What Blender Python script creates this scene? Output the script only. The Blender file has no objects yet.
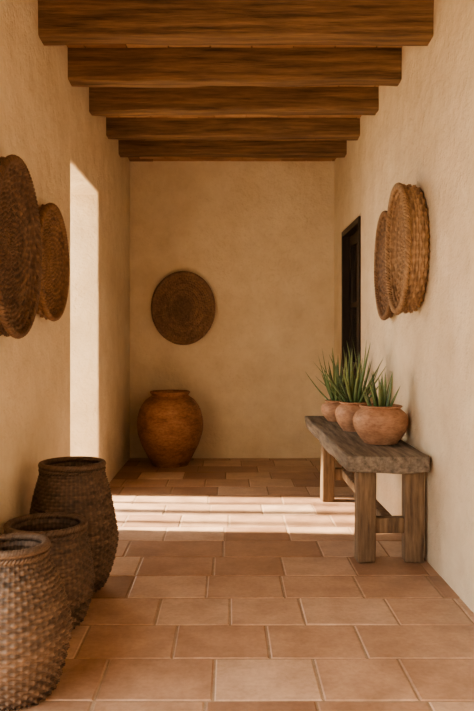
import bpy, bmesh, math, random
from mathutils import Vector, Matrix, noise
random.seed(7)
XL, XR, YB, YF = -1.08, 1.17, 7.93, -1.2
H = 1.3
def link(ob):
    bpy.context.scene.collection.objects.link(ob); return ob
# ---------------------------------------------------------------- materials
def newmat(name):
    m = bpy.data.materials.new(name); m.use_nodes = True
    nt = m.node_tree; b = nt.nodes['Principled BSDF']
    return m, nt, b
def ramp(nt, fac, stops):
    r = nt.nodes.new('ShaderNodeValToRGB')
    el = r.color_ramp.elements
    while len(el) < len(stops): el.new(0.5)
    for e, (p, c) in zip(el, stops):
        e.position = p; e.color = (*c, 1)
    nt.links.new(fac, r.inputs[0]); return r.outputs[0]
def mapping(nt, scale=(1, 1, 1)):
    tc = nt.nodes.new('ShaderNodeTexCoord'); mp = nt.nodes.new('ShaderNodeMapping')
    mp.inputs['Scale'].default_value = scale
    nt.links.new(tc.outputs['Object'], mp.inputs[0]); return mp.outputs[0]
def nz(nt, vec, scale, detail=5, rough=.6):
    n = nt.nodes.new('ShaderNodeTexNoise'); n.inputs['Scale'].default_value = scale
    n.inputs['Detail'].default_value = detail; n.inputs['Roughness'].default_value = rough
    nt.links.new(vec, n.inputs['Vector']); return n.outputs['Fac']
def bump(nt, b, hs, strength, dist, prev=None):
    bp = nt.nodes.new('ShaderNodeBump'); bp.inputs['Strength'].default_value = strength
    bp.inputs['Distance'].default_value = dist
    nt.links.new(hs, bp.inputs['Height'])
    if prev: nt.links.new(prev, bp.inputs['Normal'])
    nt.links.new(bp.outputs[0], b.inputs['Normal']); return bp.outputs[0]
def mix(nt, a, b_, fac, mode='MIX'):
    m = nt.nodes.new('ShaderNodeMix'); m.data_type = 'RGBA'; m.blend_type = mode
    if isinstance(fac, float): m.inputs[0].default_value = fac
    else: nt.links.new(fac, m.inputs[0])
    for s, i in ((a, 6), (b_, 7)):
        if isinstance(s, tuple): m.inputs[i].default_value = (*s, 1)
        else: nt.links.new(s, m.inputs[i])
    return m.outputs[2]
def attr(nt, name='tint'):
    a = nt.nodes.new('ShaderNodeAttribute'); a.attribute_name = name; return a.outputs['Fac']

def m_plaster(name, c1, c2):
    m, nt, b = newmat(name); v = mapping(nt)
    n1 = nz(nt, v, 1.3, 7, .68); n2 = nz(nt, v, 4, 7, .68); n3 = nz(nt, v, 60, 4, .6)
    c = ramp(nt, n1, [(.32, c2), (.68, c1)])
    c2_ = ramp(nt, n2, [(.3, (.86, .84, .81)), (.65, (1, 1, 1))])
    nt.links.new(mix(nt, c, c2_, 1.0, 'MULTIPLY'), b.inputs['Base Color'])
    b.inputs['Roughness'].default_value = .8
    p = bump(nt, b, n1, .8, .08); p = bump(nt, b, n2, .5, .022, p); bump(nt, b, n3, .2, .0015, p)
    return m
plaster = m_plaster('plaster_cream', (.84, .75, .605), (.765, .665, .515))

def m_tile():
    m, nt, b = newmat('terracotta_tile'); v = mapping(nt)
    a = attr(nt)
    base = ramp(nt, a, [(0, (.33, .205, .145)), (.35, (.44, .29, .21)), (.7, (.54, .38, .285)), (1, (.65, .495, .39))])
    n1 = nz(nt, v, 5, 7, .65); n2 = nz(nt, v, 45, 4, .6)
    c = mix(nt, base, ramp(nt, n1, [(.3, (.68, .64, .61)), (.62, (1.0, 1.0, 1.0))]), 1.0, 'MULTIPLY')
    c = mix(nt, c, ramp(nt, n2, [(.3, (.86, .84, .82)), (.6, (1, 1, 1))]), 1.0, 'MULTIPLY')
    nt.links.new(c, b.inputs['Base Color'])
    r = nt.nodes.new('ShaderNodeMapRange'); r.inputs['To Min'].default_value = .32; r.inputs['To Max'].default_value = .58
    nt.links.new(n1, r.inputs['Value']); nt.links.new(r.outputs[0], b.inputs['Roughness'])
    p = bump(nt, b, n1, .4, .01); bump(nt, b, n2, .2, .0015, p)
    return m
tile_mat = m_tile()
def m_simple(name, c1, c2, scale=8, rough=.8, bs=.4, bd=.005, stretch=(1, 1, 1)):
    m, nt, b = newmat(name); v = mapping(nt, stretch)
    n = nz(nt, v, scale, 7, .65); n2 = nz(nt, v, scale * 6, 4, .6)
    c = ramp(nt, n, [(.28, c1), (.72, c2)])
    c = mix(nt, c, ramp(nt, n2, [(.3, (.8, .8, .8)), (.65, (1, 1, 1))]), 1.0, 'MULTIPLY')
    nt.links.new(c, b.inputs['Base Color']); b.inputs['Roughness'].default_value = rough
    p = bump(nt, b, n, bs, bd); bump(nt, b, n2, bs * .6, bd * .3, p)
    return m
grout = m_simple('grout', (.32, .235, .17), (.42, .32, .24), 20, .95)
beam_mat = m_simple('beam_wood', (.06, .036, .022), (.36, .225, .135), 3.0, .8, .9, .014, (.6, 10, 10))
bench_top_mat = m_simple('weathered_wood', (.07, .058, .048), (.36, .31, .255), 3.5, .8, .9, .012, (9, .7, 9))
leg_mat = m_simple('bench_leg_wood', (.08, .052, .033), (.34, .235, .15), 3.5, .8, .8, .01, (9, 9, .8))
darkwood = m_simple('dark_door_wood', (.012, .008, .006), (.04, .026, .018), 3, .5, .3, .003, (6, 6, .8))
soil_mat = m_simple('soil', (.03, .018, .01), (.09, .055, .035), 60, .95, .8, .01)
sand = m_simple('sandy_ground', (.48, .39, .28), (.62, .52, .38), 3, .95)
iron = m_simple('dark_iron', (.02, .018, .016), (.05, .045, .04), 20, .45)
def m_glass():
    m, nt, b = newmat('dark_glass'); b.inputs['Base Color'].default_value = (.02, .02, .02, 1); b.inputs['Roughness'].default_value = .12; return m
glass = m_glass()
def m_ceiling():
    m, nt, b = newmat('ceiling_brick'); v = mapping(nt)
    a = attr(nt)
    n1 = nz(nt, v, 7, 6, .6)
    c = ramp(nt, a, [(0, (.30, .165, .10)), (.5, (.44, .27, .17)), (1, (.58, .39, .26))])
    c = mix(nt, c, ramp(nt, n1, [(.3, (.7, .66, .62)), (.65, (1, 1, 1))]), 1.0, 'MULTIPLY')
    nt.links.new(c, b.inputs['Base Color']); b.inputs['Roughness'].default_value = .85
    bump(nt, b, n1, .4, .008); return m
ceil_mat = m_ceiling()
def m_clay(name, c1, c2, c3):
    m, nt, b = newmat(name); v = mapping(nt, (1, 1, 2.2))
    n1 = nz(nt, v, 4.5, 8, .7); n2 = nz(nt, v, 30, 5, .65)
    c = ramp(nt, n1, [(.28, c1), (.5, c2), (.75, c3)])
    c = mix(nt, c, ramp(nt, n2, [(.32, (.66, .62, .6)), (.58, (1, 1, 1))]), 1.0, 'MULTIPLY')
    nt.links.new(c, b.inputs['Base Color']); b.inputs['Roughness'].default_value = .6
    p = bump(nt, b, n1, .4, .01); bump(nt, b, n2, .4, .003, p); return m
clay_big = m_clay('clay_urn', (.15, .07, .04), (.35, .18, .105), (.50, .30, .19))
clay_a = m_clay('clay_planter', (.30, .165, .105), (.48, .285, .19), (.58, .39, .27))
def m_wicker(name, dark, lite):
    m, nt, b = newmat(name); v = mapping(nt)
    a = attr(nt); n1 = nz(nt, v, 40, 5, .7); n0 = nz(nt, v, 4, 3, .5)
    c = ramp(nt, a, [(0, dark), (1, lite)])
    c = mix(nt, c, ramp(nt, n1, [(.3, (.55, .52, .5)), (.62, (1, 1, 1))]), 1.0, 'MULTIPLY')
    c = mix(nt, c, ramp(nt, n0, [(.3, (.75, .72, .7)), (.65, (1, 1, 1))]), 1.0, 'MULTIPLY')
    nt.links.new(c, b.inputs['Base Color']); b.inputs['Roughness'].default_value = .6
    bump(nt, b, n1, .4, .002); return m
wk_dark = m_wicker('wicker_dark', (.03, .02, .014), (.25, .175, .125))
wk_wall = m_wicker('wicker_umber', (.045, .028, .019), (.27, .175, .115))
wk_red = m_wicker('wicker_reddish', (.10, .058, .035), (.43, .27, .165))
wk_honey = m_wicker('wicker_honey', (.18, .108, .06), (.60, .41, .25))
wk_plate = m_wicker('wicker_plate', (.16, .10, .063), (.43, .29, .195))
def m_leaf():
    m, nt, b = newmat('aloe_leaf'); v = mapping(nt); a = attr(nt)
    n1 = nz(nt, v, 30, 4, .6)
    c = ramp(nt, a, [(0, (.055, .11, .05)), (.5, (.11, .19, .08)), (1, (.28, .34, .15))])
    c = mix(nt, c, ramp(nt, n1, [(.35, (.8, .8, .8)), (.6, (1, 1, 1))]), 1.0, 'MULTIPLY')
    nt.links.new(c, b.inputs['Base Color']); b.inputs['Roughness'].default_value = .45; return m
leaf_mat = m_leaf()

# ---------------------------------------------------------------- mesh utils
class MB:
    def __init__(s): s.v = []; s.f = []; s.t = []
    def add(s, vs, fs, ts=None):
        o = len(s.v); s.v += [tuple(v) for v in vs]; s.f += [tuple(i + o for i in f) for f in fs]
        s.t += list(ts) if ts is not None else [.5] * len(vs)
    def obj(s, name, mats, smooth=True, parent=None, M=None):
        me = bpy.data.meshes.new(name)
        vs = [M @ Vector(v) for v in s.v] if M else s.v
        me.from_pydata(vs, [], s.f); me.update()
        a = me.attributes.new('tint', 'FLOAT', 'POINT'); a.data.foreach_set('value', s.t)
        for m in (mats if isinstance(mats, list) else [mats]): me.materials.append(m)
        bm = bmesh.new(); bm.from_mesh(me); bmesh.ops.recalc_face_normals(bm, faces=bm.faces); bm.to_mesh(me); bm.free()
        if smooth: me.polygons.foreach_set('use_smooth', [True] * len(me.polygons))
        ob = link(bpy.data.objects.new(name, me))
        if parent: ob.parent = parent
        return ob
def bevel(ob, w, seg=2, ang=40):
    m = ob.modifiers.new('bevel', 'BEVEL'); m.width = w; m.segments = seg; m.limit_method = 'ANGLE'; m.angle_limit = math.radians(ang)
def box(mb, x0, x1, y0, y1, z0, z1, t=.5):
    vs = [(x0, y0, z0), (x1, y0, z0), (x1, y1, z0), (x0, y1, z0), (x0, y0, z1), (x1, y0, z1), (x1, y1, z1), (x0, y1, z1)]
    mb.add(vs, [(0, 3, 2, 1), (4, 5, 6, 7), (0, 1, 5, 4), (1, 2, 6, 5), (2, 3, 7, 6), (3, 0, 4, 7)], [t] * 8)
def rustic_box(name, x0, x1, y0, y1, z0, z1, mat, parent=None, amp=.006, cell=.05, bev=.012, nscale=5, top=None):
    """hewn timber: gridded box with softened edges and noise-worn faces"""
    bm = bmesh.new(); bmesh.ops.create_cube(bm, size=1)
    d = (x1 - x0, y1 - y0, z1 - z0)
    for v in bm.verts: v.co = Vector(((v.co.x + .5) * d[0], (v.co.y + .5) * d[1], (v.co.z + .5) * d[2]))
    bmesh.ops.bevel(bm, geom=bm.edges[:] , offset=bev, segments=2, affect='EDGES', profile=.6)
    for ax in range(3):
        n = int(d[ax] / cell)
        for i in range(1, n):
            co = Vector((0, 0, 0)); co[ax] = d[ax] * i / n; no = Vector((0, 0, 0)); no[ax] = 1
            bmesh.ops.bisect_plane(bm, geom=bm.verts[:] + bm.edges[:] + bm.faces[:], plane_co=co, plane_no=no)
    off = Vector((random.random() * 50, random.random() * 50, random.random() * 50))
    long = max(range(3), key=lambda i: d[i])
    for v in bm.verts:
        s = Vector(v.co); s[long] *= .35
        nv = noise.noise_vector(s * nscale + off) + .5 * noise.noise_vector(s * nscale * 3 + off)
        v.co += nv * amp
    for v in bm.verts:
        v.co += Vector((x0, y0, z0))
        v.co.z = max(v.co.z, z0 if z0 <= .001 else -9)
        if top is not None: v.co.z = min(v.co.z, top)
    me = bpy.data.meshes.new(name); bm.to_mesh(me); bm.free(); me.materials.append(mat)
    me.polygons.foreach_set('use_smooth', [True] * len(me.polygons))
    ob = link(bpy.data.objects.new(name, me))
    if parent: ob.parent = parent
    return ob

def tube(mb, path, r, closed=True, ns=6, tint=.5):
    n = len(path); vs = []
    for i, p in enumerate(path):
        p = Vector(p)
        a = Vector(path[(i - 1) % n]) if closed or i > 0 else p
        b = Vector(path[(i + 1) % n]) if closed or i < n - 1 else p
        t = (b - a).normalized(); up = Vector((0, 0, 1)) if abs(t.z) < .9 else Vector((1, 0, 0))
        u = t.cross(up).normalized(); w = t.cross(u).normalized()
        for k in range(ns):
            an = 2 * math.pi * k / ns; vs.append(p + u * math.cos(an) * r + w * math.sin(an) * r)
    fs = []
    for i in range(n if closed else n - 1):
        j = (i + 1) % n
        for k in range(ns):
            l = (k + 1) % ns; fs.append((i * ns + k, i * ns + l, j * ns + l, j * ns + k))
    if not closed: fs += [tuple(range(ns)), tuple((n - 1) * ns + k for k in range(ns))]
    mb.add(vs, fs, [tint] * len(vs))

def smooth_profile(pts, sub=8):
    out = []
    P = [Vector(p) for p in pts]
    for i in range(len(P) - 1):
        p0 = P[max(i - 1, 0)]; p1 = P[i]; p2 = P[i + 1]; p3 = P[min(i + 2, len(P) - 1)]
        for k in range(sub):
            t = k / sub
            out.append(.5 * ((2 * p1) + (p2 - p0) * t + (2 * p0 - 5 * p1 + 4 * p2 - p3) * t * t + (3 * p1 - p0 - 3 * p2 + p3) * t ** 3))
    out.append(P[-1]); return out
def resample(pts, step):
    L = [0]
    for a, b in zip(pts, pts[1:]): L.append(L[-1] + (b - a).length)
    n = max(4, round(L[-1] / step)); out = []; j = 0
    for i in range(n + 1):
        s = L[-1] * i / n
        while j < len(L) - 2 and L[j + 1] < s: j += 1
        t = (s - L[j]) / max(1e-9, L[j + 1] - L[j]); out.append(pts[j].lerp(pts[j + 1], min(1, max(0, t))))
    return out
def woven(mb, prof, stakes, pitch, amp, sgn=1, sx=1, sy=1, wob=0, per=6, sub=4):
    """over/under weave over a surface of revolution, real relief"""
    pts = resample(smooth_profile(prof), pitch / sub); n = len(pts); nt = stakes * per // 2
    vs = []; ts = []; rowt = {}
    off = random.random() * 40
    for i, p in enumerate(pts):
        a = pts[max(0, i - 1)]; b = pts[min(n - 1, i + 1)]; t = (b - a).normalized(); nr = Vector((t.y, -t.x)) * sgn
        row = i // sub; fr = (i % sub) / sub; bl = math.sin(math.pi * fr)
        if row not in rowt: rowt[row] = random.random()
        for k in range(nt):
            th = 2 * math.pi * k / nt
            und = math.cos(stakes * th / 2 + math.pi * row)
            stake = math.cos(stakes * th)
            fade = min(1, p.x / .05)
            d = amp * fade * (bl * .6 + bl * und * .7 + .35 * stake - (1 - bl) * .3)
            w = 1 + wob * noise.noise(Vector((math.cos(th) * 1.3 + off, math.sin(th) * 1.3, p.y * 4)))
            r = max(.0004, (p.x + nr.x * d)) * w
            vs.append((r * math.cos(th) * sx, r * math.sin(th) * sy, p.y + nr.y * d))
            ts.append(min(1, max(0, .3 + .25 * rowt[row] + .15 * und * bl + .15 * stake + .35 * noise.noise(Vector((math.cos(th) * 5, math.sin(th) * 5 + row * 1.7, off))))))
    fs = []
    for i in range(n - 1):
        for k in range(nt):
            l = (k + 1) % nt; fs.append((i * nt + k, i * nt + l, (i + 1) * nt + l, (i + 1) * nt + k))
    mb.add(vs, fs, ts)
def braid_ring(mb, R, z, r, turns, sx=1, sy=1, strands=3, bulk=None):
    bulk = bulk or r
    for s in range(strands):
        n = turns * 8; path = []
        for i in range(n):
            th = 2 * math.pi * i / n; ph = turns * th + 2 * math.pi * s / strands
            rr = R + math.cos(ph) * bulk
            path.append((rr * math.cos(th) * sx, rr * math.sin(th) * sy, z + math.sin(ph) * bulk))
        tube(mb, path, r, True, 6, .45 + .25 * s / strands)

# ---------------------------------------------------------------- room shell
def wall_grid(name, us, zs, holes, x_in, x_out, mat):
    """wall with real openings; u runs along y, thickness along x"""
    bm = bmesh.new(); g = {}
    for i, u in enumerate(us):
        for j, z in enumerate(zs): g[i, j] = bm.verts.new((x_in, u, z))
    fs = [bm.faces.new((g[i, j], g[i + 1, j], g[i + 1, j + 1], g[i, j + 1])) for i in range(len(us) - 1) for j in range(len(zs) - 1) if (i, j) not in holes]
    r = bmesh.ops.extrude_face_region(bm, geom=fs)
    for e in r['geom']:
        if isinstance(e, bmesh.types.BMVert): e.co.x = x_out
    inner = [f for f in bm.faces if all(abs(v.co.x - x_in) < 1e-6 for v in f.verts)]
    if not inner:
        for i in range(len(us) - 1):
            for j in range(len(zs) - 1):
                if (i, j) not in holes: bm.faces.new((g[i, j], g[i + 1, j], g[i + 1, j + 1], g[i, j + 1]))
    bmesh.ops.recalc_face_normals(bm, faces=bm.faces)
    me = bpy.data.meshes.new(name); bm.to_mesh(me); bm.free(); me.materials.append(mat)
    ob = link(bpy.data.objects.new(name, me)); bevel(ob, .018, 3)
    me.polygons.foreach_set('use_smooth', [True] * len(me.polygons))
    w = ob.modifiers.new('wn', 'WEIGHTED_NORMAL'); w.keep_sharp = True
    return ob
zt = 3.5
DOORL = (4.95, 6.03, 2.53)
wall_grid('wall_left', [YF, -.5, 2.45, DOORL[0], DOORL[1], YB], [-.05, DOORL[2], zt], {(1, 0), (3, 0)}, XL, XL - .32, plaster)  # first opening is unseen, added to let side light onto the right wall
wall_grid('wall_right', [YF, 6.36, 7.37, YB], [-.05, 2.42, zt], {(1, 0)}, XR, XR + .32, plaster)
mb = MB(); box(mb, XL - .32, XR + .32, YB, YB + .3, -.05, zt); mb.obj('wall_back', plaster, False)
mb = MB(); box(mb, XL - .32, XR + .32, YF - .3, YF, -.05, zt); mb.obj('wall_front_blocker', plaster, False)  # unseen end wall, added to cut the light from behind the camera
# unseen spur wall added outside to block sky light from the doorway reveal
mb = MB(); box(mb, XL - .32 - 2.4, XL - .33, 3.95, 4.25, -.03, 3.3); mb.obj('wall_sky_blocker', plaster, False)

# ceiling: brick courses laid over the beams
CZ = H + 1.965
mb = MB(); y = YF; r = 0
while y < YB - .001:
    y2 = min(y + .105, YB); x = XL - .02 + (-.14 if r % 2 else 0)
    while x < XR:
        xa = max(x, XL - .01); xb = min(x + .28, XR + .01)
        if xb - xa > .02:
            g = .004; z = CZ + random.uniform(0, .004)
            box(mb, xa + g, xb - g, y + g, y2 - g, z, z + .05, random.random())
        x += .28
    y += .105; r += 1
box(mb, XL - .01, XR + .01, YF, YB, CZ + .012, CZ + .13, .3)
mb.obj('ceiling', ceil_mat, False)

# beams (front face depth, underside height above eye level)
for (yf, hb) in [(7.10, 1.83), (6.38, 1.81), (5.59, 1.783), (4.85, 1.753), (4.09, 1.73), (3.34, 1.71), (2.6, 1.70), (1.85, 1.70), (1.1, 1.70), (.35, 1.70), (-.4, 1.70)]:
    rustic_box('ceiling_beam', XL - .06, XR + .06, yf, yf + .14, H + hb, CZ + .03, beam_mat, amp=.014, cell=.045, bev=.012, nscale=4.5)

# floor: individual tiles on grout bed
mb = MB(); y = YF; r = 0
while y < YB:
    d = .345; y2 = min(y + d, YB); x = XL - .02 - random.uniform(0, .3)
    while x < XR + .02:
        w = random.choice([.345, .40, .40, .43]) if r % 4 else random.choice([.60, .4, .6])
        xa, xb = max(x, XL - .02), min(x + w, XR + .02); x += w
        if xb - xa < .03: continue
        g = .003 + random.uniform(0, .0015); e = .006; t = random.random()
        z = random.uniform(-.0014, .0014); tx = random.uniform(-.0014, .0014)
        X0, X1, Y0, Y1 = xa + g, xb - g, y + g, y2 - g
        j = lambda: random.uniform(-.0015, .0015)
        o = [(X0 + j(), Y0 + j()), (X1 + j(), Y0 + j()), (X1 + j(), Y1 + j()), (X0 + j(), Y1 + j())]
        cx, cy = (X0 + X1) / 2, (Y0 + Y1) / 2
        ins = lambda p, q: (p[0] + (q if p[0] < cx else -q), p[1] + (q if p[1] < cy else -q))
        vs = [(*p, -.02) for p in o] + [(*p, -.004) for p in o] + [(*ins(p, e), z + (tx if p[0] < cx else -tx)) for p in o]
        fs = [(8, 9, 10, 11)]
        for k in range(4):
            l = (k + 1) % 4; fs += [(k, l, l + 4, k + 4), (k + 4, l + 4, l + 8, k + 8)]
        mb.add(vs, fs, [t] * 12)
    y = y2; r += 1
    if y2 >= YB: break
me_floor = mb.obj('floor', [tile_mat, grout], False)
bm = bmesh.new(); bm.from_mesh(me_floor.data)
vv = [bm.verts.new(p) for p in [(XL - .02, YF, -.0038), (XR + .02, YF, -.0038), (XR + .02, YB, -.0038), (XL - .02, YB, -.0038)]]
f = bm.faces.new(vv); f.material_index = 1; bm.to_mesh(me_floor.data); bm.free()
# thresholds + exterior ground
mb = MB()
for a, b in ((-.5, 2.45), (DOORL[0], DOORL[1])): box(mb, XL - .34, XL - .02, a - .02, b + .02, -.05, -.004, .6)
mb.obj('trim_1', tile_mat, False)
mb = MB(); box(mb, -14, XL - .34, -10, 18, -.12, -.03); box(mb, XL - .34, 14, -10, YF - .3, -.12, -.03); box(mb, XR + .34, 14, YF - .3, 18, -.12, -.03)
mb.obj('ground', sand, False)
# slim unseen posts added outside the doorway to break the sun patch into streaks
for y0, w in ((5.18, .06), (5.48, .11), (5.80, .05)):
    rustic_box('sun_blocker_post', -1.95 - w / 2, -1.95 + w / 2, y0, y0 + w, -.03, 3.4, leg_mat, amp=.003, bev=.008)

# right door: dark frame and leaf with glazed panel
E = link(bpy.data.objects.new('door_1', None))
mb = MB(); ya, yb_, zd = 6.38, 7.35, 2.40
box(mb, XR - .012, XR + .16, ya, ya + .05, 0, zd); box(mb, XR - .012, XR + .16, yb_ - .05, yb_, 0, zd); box(mb, XR - .012, XR + .16, ya + .05, yb_ - .05, zd - .055, zd)
o = mb.obj('frame', darkwood, False, E); bevel(o, .005)
mb = MB(); a, b = ya + .053, yb_ - .053
box(mb, XR + .06, XR + .10, a, a + .10, .01, zd - .06); box(mb, XR + .06, XR + .10, b - .10, b, .01, zd - .06)
for z0, z1 in ((.01, .22), (.95, 1.08), (1.62, 1.67), (zd - .17, zd - .06)): box(mb, XR + .06, XR + .10, a + .1, b - .1, z0, z1)
box(mb, XR + .075, XR + .095, a + .1, b - .1, .22, .95)
box(mb, XR + .06, XR + .10, (a + b) / 2 - .02, (a + b) / 2 + .02, 1.08, zd - .17)
o = mb.obj('leaf', darkwood, False, E); bevel(o, .004)
mb = MB(); box(mb, XR + .078, XR + .086, a + .1, b - .1, 1.08, zd - .17); mb.obj('panes', glass, False, E)
mb = MB(); tube(mb, [(XR + .06, a + .05, 1.0), (XR + .01, a + .05, 1.0), (XR + .01, a + .16, 1.0)], .009, False); mb.obj('handle', iron, True, E)

# ---------------------------------------------------------------- urn
def lathe(mb, prof, seg=72, sub=8, wob=0):
    pts = smooth_profile(prof, sub); n = len(pts); vs = []
    off = random.random() * 30
    for p in pts:
        for k in range(seg):
            th = 2 * math.pi * k / seg
            w = 1 + wob * noise.noise(Vector((math.cos(th) + off, math.sin(th), p.y * 3)))
            vs.append((max(.0003, p.x) * w * math.cos(th), max(.0003, p.x) * w * math.sin(th), p.y))
    fs = [(i * seg + k, i * seg + (k + 1) % seg, (i + 1) * seg + (k + 1) % seg, (i + 1) * seg + k) for i in range(n - 1) for k in range(seg)]
    mb.add(vs, fs)
mb = MB()
lathe(mb, [(0, .0), (.175, .0), (.19, .008), (.24, .10), (.30, .22), (.338, .34), (.346, .43), (.340, .50), (.334, .508), (.333, .516), (.333, .526), (.318, .58),
           (.309, .59), (.307, .598), (.303, .61), (.255, .675), (.205, .712), (.193, .722), (.192, .735), (.205, .748), (.208, .758), (.20, .768), (.185, .768), (.175, .75),
           (.175, .72), (.25, .65), (.30, .56), (.32, .45), (.29, .28), (.2, .04), (0, .03)], 96, 6, .02)
mb.obj('terracotta_urn', clay_big, True, None, Matrix.Translation((-.604, 7.51, 0)))

# ---------------------------------------------------------------- baskets on floor
def floor_basket(x, y, R, h, rim, base, stakes, mat, rot=0, lean=0):
    mb = MB()
    o = [(0, .004), (base * .6, .004), (base, .008), (base + (R - base) * .55, h * .14), (R, h * .36), (R * .985, h * .5), (rim + (R - rim) * .55, h * .74), (rim + .004, h * .93), (rim, h)]
    woven(mb, o, stakes, .017, .0065, 1, wob=.03)
    i_ = [(rim - .002, h), (rim - .010, h * .93), (rim + (R - rim) * .55 - .018, h * .74), (R * .985 - .018, h * .5), (R - .018, h * .36), (base - .012, .03), (0, .025)]
    woven(mb, i_, stakes, .02, .004, 1, wob=.03, per=4, sub=3)
    braid_ring(mb, rim, h + .002, .0085, 26, strands=3, bulk=.009)
    braid_ring(mb, rim + .004, h - .022, .006, 30, strands=2, bulk=.006)
    mb.obj('wicker_basket', mat, True, None, Matrix.Translation((x, y, .003)) @ Matrix.Rotation(lean, 4, 'X') @ Matrix.Rotation(rot, 4, 'Z'))
floor_basket(-.815, 3.77, .228, .645, .158, .15, 52, wk_dark, .3)
floor_basket(-.835, 3.30, .215, .448, .172, .155, 52, wk_dark, 1.1)
floor_basket(-.795, 2.66, .205, .535, .12, .145, 52, wk_dark, 2.0)

# ---------------------------------------------------------------- wall trays
def tray(name, side, y, z, ry, rz, d, mat, stakes=48, pitch=.02, dish=.5, amp=.007):
    """side=-1: hangs on left wall facing +x, 1: right wall facing -x, 0: back wall facing -y"""
    mb = MB(); R = ry
    prof = [(0, .002), (R * .55, .002), (R * .88, .004), (R * .985, d * .25), (R, d * .7), (R, d)]
    woven(mb, prof, stakes, pitch, amp, 1, 1, rz / ry)
    inn = [(R * .995, d), (R * .93, d * .93), (R * .84, d * (1 - dish * .6)), (R * .5, d * (1 - dish)), (0, d * (1 - dish * .9))]
    woven(mb, inn, stakes, pitch, amp, 1, 1, rz / ry)
    braid_ring(mb, R, d, .010, 34, 1, rz / ry, 3, .010)
    if side == -1: M = Matrix(((0, 0, 1, XL + .006), (1, 0, 0, y), (0, 1, 0, z), (0, 0, 0, 1)))
    elif side == 1: M = Matrix(((0, 0, -1, XR - .006), (-1, 0, 0, y), (0, 1, 0, z), (0, 0, 0, 1)))
    else: M = Matrix(((1, 0, 0, y), (0, 0, -1, YB - .006), (0, 1, 0, z), (0, 0, 0, 1)))
    mb.obj(name, mat, True, None, M)
tray('woven_wall_basket', -1, 3.32, 1.725, .36, .40, .105, wk_wall, 60)
tray('woven_wall_basket', -1, 4.14, 1.745, .34, .32, .07, wk_red, 52)
tray('woven_wall_basket', 1, 4.40, 1.855, .265, .38, .13, wk_honey, 50, .018)
tray('woven_wall_basket', 1, 5.09, 1.825, .27, .365, .06, wk_red, 40, .018)
tray('woven_wall_plate', 0, -.49, 1.65, .335, .385, .05, wk_plate, 72, .022, .35, .009)

# ---------------------------------------------------------------- bench
B = link(bpy.data.objects.new('wooden_bench', None))
zt_ = .64
rustic_box('seat', .675, 1.145, 4.08, 6.28, zt_ - .095, zt_ + .003, bench_top_mat, B, .014, .045, .014, 5, top=zt_)
for tag, (y0, y1) in (('near', (4.19, 4.30)), ('far', (5.78, 5.89))):
    rustic_box('leg_%s_a' % tag, .755, .862, y0, y1, 0, zt_ - .09, leg_mat, B, .008, .05, .012, 6)
    rustic_box('leg_%s_b' % tag, 1.035, 1.142, y0, y1, 0, zt_ - .09, leg_mat, B, .008, .05, .012, 6)
    rustic_box('rail_%s' % tag, .84, 1.06, y0 + .02, y1 - .02, .17, .26, leg_mat, B, .005, .05, .01, 6)
rustic_box('long_stretcher', .92, .985, 4.27, 5.81, .185, .25, leg_mat, B, .005, .06, .008, 6)

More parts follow.
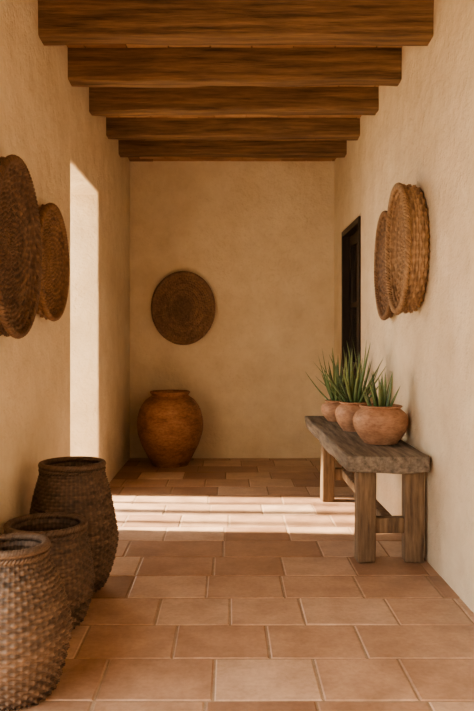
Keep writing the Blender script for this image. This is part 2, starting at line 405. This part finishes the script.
# ---------------------------------------------------------------- potted aloes
def aloe(x, y, r, h, n, L, seed, spread=1.0, mat=clay_a, wl=(.015, .021)):
    random.seed(seed)
    z0 = zt_ + .002
    P = link(bpy.data.objects.new('potted_aloe', None)); P.location = (x, y, z0)
    mb = MB()
    lathe(mb, [(0, 0), (r * .55, 0), (r * .62, .006), (r * .88, h * .28), (r, h * .55), (r * .95, h * .75), (r * .76, h * .89), (r * .70, h * .92), (r * .76, h * .95), (r * .79, h * .98), (r * .76, h), (r * .68, h), (r * .64, h * .93), (r * .7, h * .8), (r * .6, h * .5), (0, h * .4)], 64, 6, .03)
    mb.obj('pot', mat, True, P)
    mb = MB(); seg = 24; vs = [(0, 0, h * .90)] + [(r * .67 * math.cos(6.2832 * k / seg), r * .67 * math.sin(6.2832 * k / seg), h * .88 + random.uniform(-.004, .004)) for k in range(seg)]
    mb.add(vs, [(0, 1 + k, 1 + (k + 1) % seg) for k in range(seg)]); mb.obj('soil', soil_mat, True, P)
    mb = MB()
    for i in range(n):
        az = i * 2.39996 + random.uniform(-.3, .3); q = i / n
        tilt = (.12 + .75 * q + random.uniform(-.1, .1)) * spread
        l = L * (1.0 - .35 * q ** 2) * random.uniform(.75, 1.08); w = random.uniform(*wl)
        if x + math.cos(az) * l * math.sin(tilt) > XR - .03:
            tilt = max(.03, min(tilt, math.asin(max(0.02, min(.9, (XR - .05 - x - .03) / l)))) * .8)
        d = Vector((math.cos(az), math.sin(az), 0)); side = Vector((-math.sin(az), math.cos(az), 0))
        p = d * (r * .12 + r * .3 * q) + Vector((0, 0, h * .87)); ang = tilt; m_ = 11; vs = []; ts = []
        curve = random.uniform(-.35, .25); sw = random.uniform(-.2, .2); tt = random.random()
        for k in range(m_):
            t = k / (m_ - 1); ww = w * (1 - t ** 1.6) * (1 - .15 * (1 - t)) + .0006
            dirv = d * math.sin(ang) + Vector((0, 0, math.cos(ang))) + side * sw * t; dirv.normalize()
            nrm = side.cross(dirv).normalized()
            s2 = dirv.cross(nrm)
            for a_, b_ in ((1, .25), (.5, -.25), (0, -.45), (-.5, -.25), (-1, .25), (0, .12)):
                vs.append(p + s2 * a_ * ww + nrm * b_ * ww * -1); ts.append(min(1, max(0, .15 + .5 * tt + .35 * t)))
            p = p + dirv * l / (m_ - 1); ang += curve / (m_ - 1)
        fs = [(k * 6 + c, k * 6 + (c + 1) % 6, (k + 1) * 6 + (c + 1) % 6, (k + 1) * 6 + c) for k in range(m_ - 1) for c in range(6)]
        mb.add(vs, fs, ts)
    mb.obj('leaves', leaf_mat, True, P)
aloe(.980, 4.62, .176, .24, 13, .27, 3, .65)
aloe(.925, 5.24, .145, .21, 28, .47, 5, 1.05)
aloe(.885, 5.85, .125, .17, 20, .44, 9, 1.0)

# ---------------------------------------------------------------- light
W = bpy.data.worlds.new('sky'); bpy.context.scene.world = W; W.use_nodes = True
bg = W.node_tree.nodes['Background']; bg.inputs[0].default_value = (1.0, .93, .82, 1); bg.inputs[1].default_value = 3.6
S = bpy.data.lights.new('sun', 'SUN'); S.energy = 17; S.color = (1, .79, .53); S.angle = math.radians(2.3)
so = link(bpy.data.objects.new('sun', S)); so.rotation_euler = Vector((1, -.05, -1.03)).to_track_quat('-Z', 'Y').to_euler()

# ---------------------------------------------------------------- camera
cd = bpy.data.cameras.new('camera'); cam = link(bpy.data.objects.new('camera', cd))
cam.location = (0, 0, H); cam.rotation_euler = (math.radians(90), 0, 0)
cd.sensor_fit = 'VERTICAL'; cd.sensor_height = 36; cd.lens = 720 * 36 / 711
cd.shift_x = (237 - 228) / 711; cd.shift_y = -(355.5 - 340) / 711
cd.clip_start = .05
bpy.context.scene.camera = cam
bpy.context.scene.view_settings.exposure = .65
try: bpy.context.scene.view_settings.look = 'AgX - Medium High Contrast'
except Exception as e: print(e)
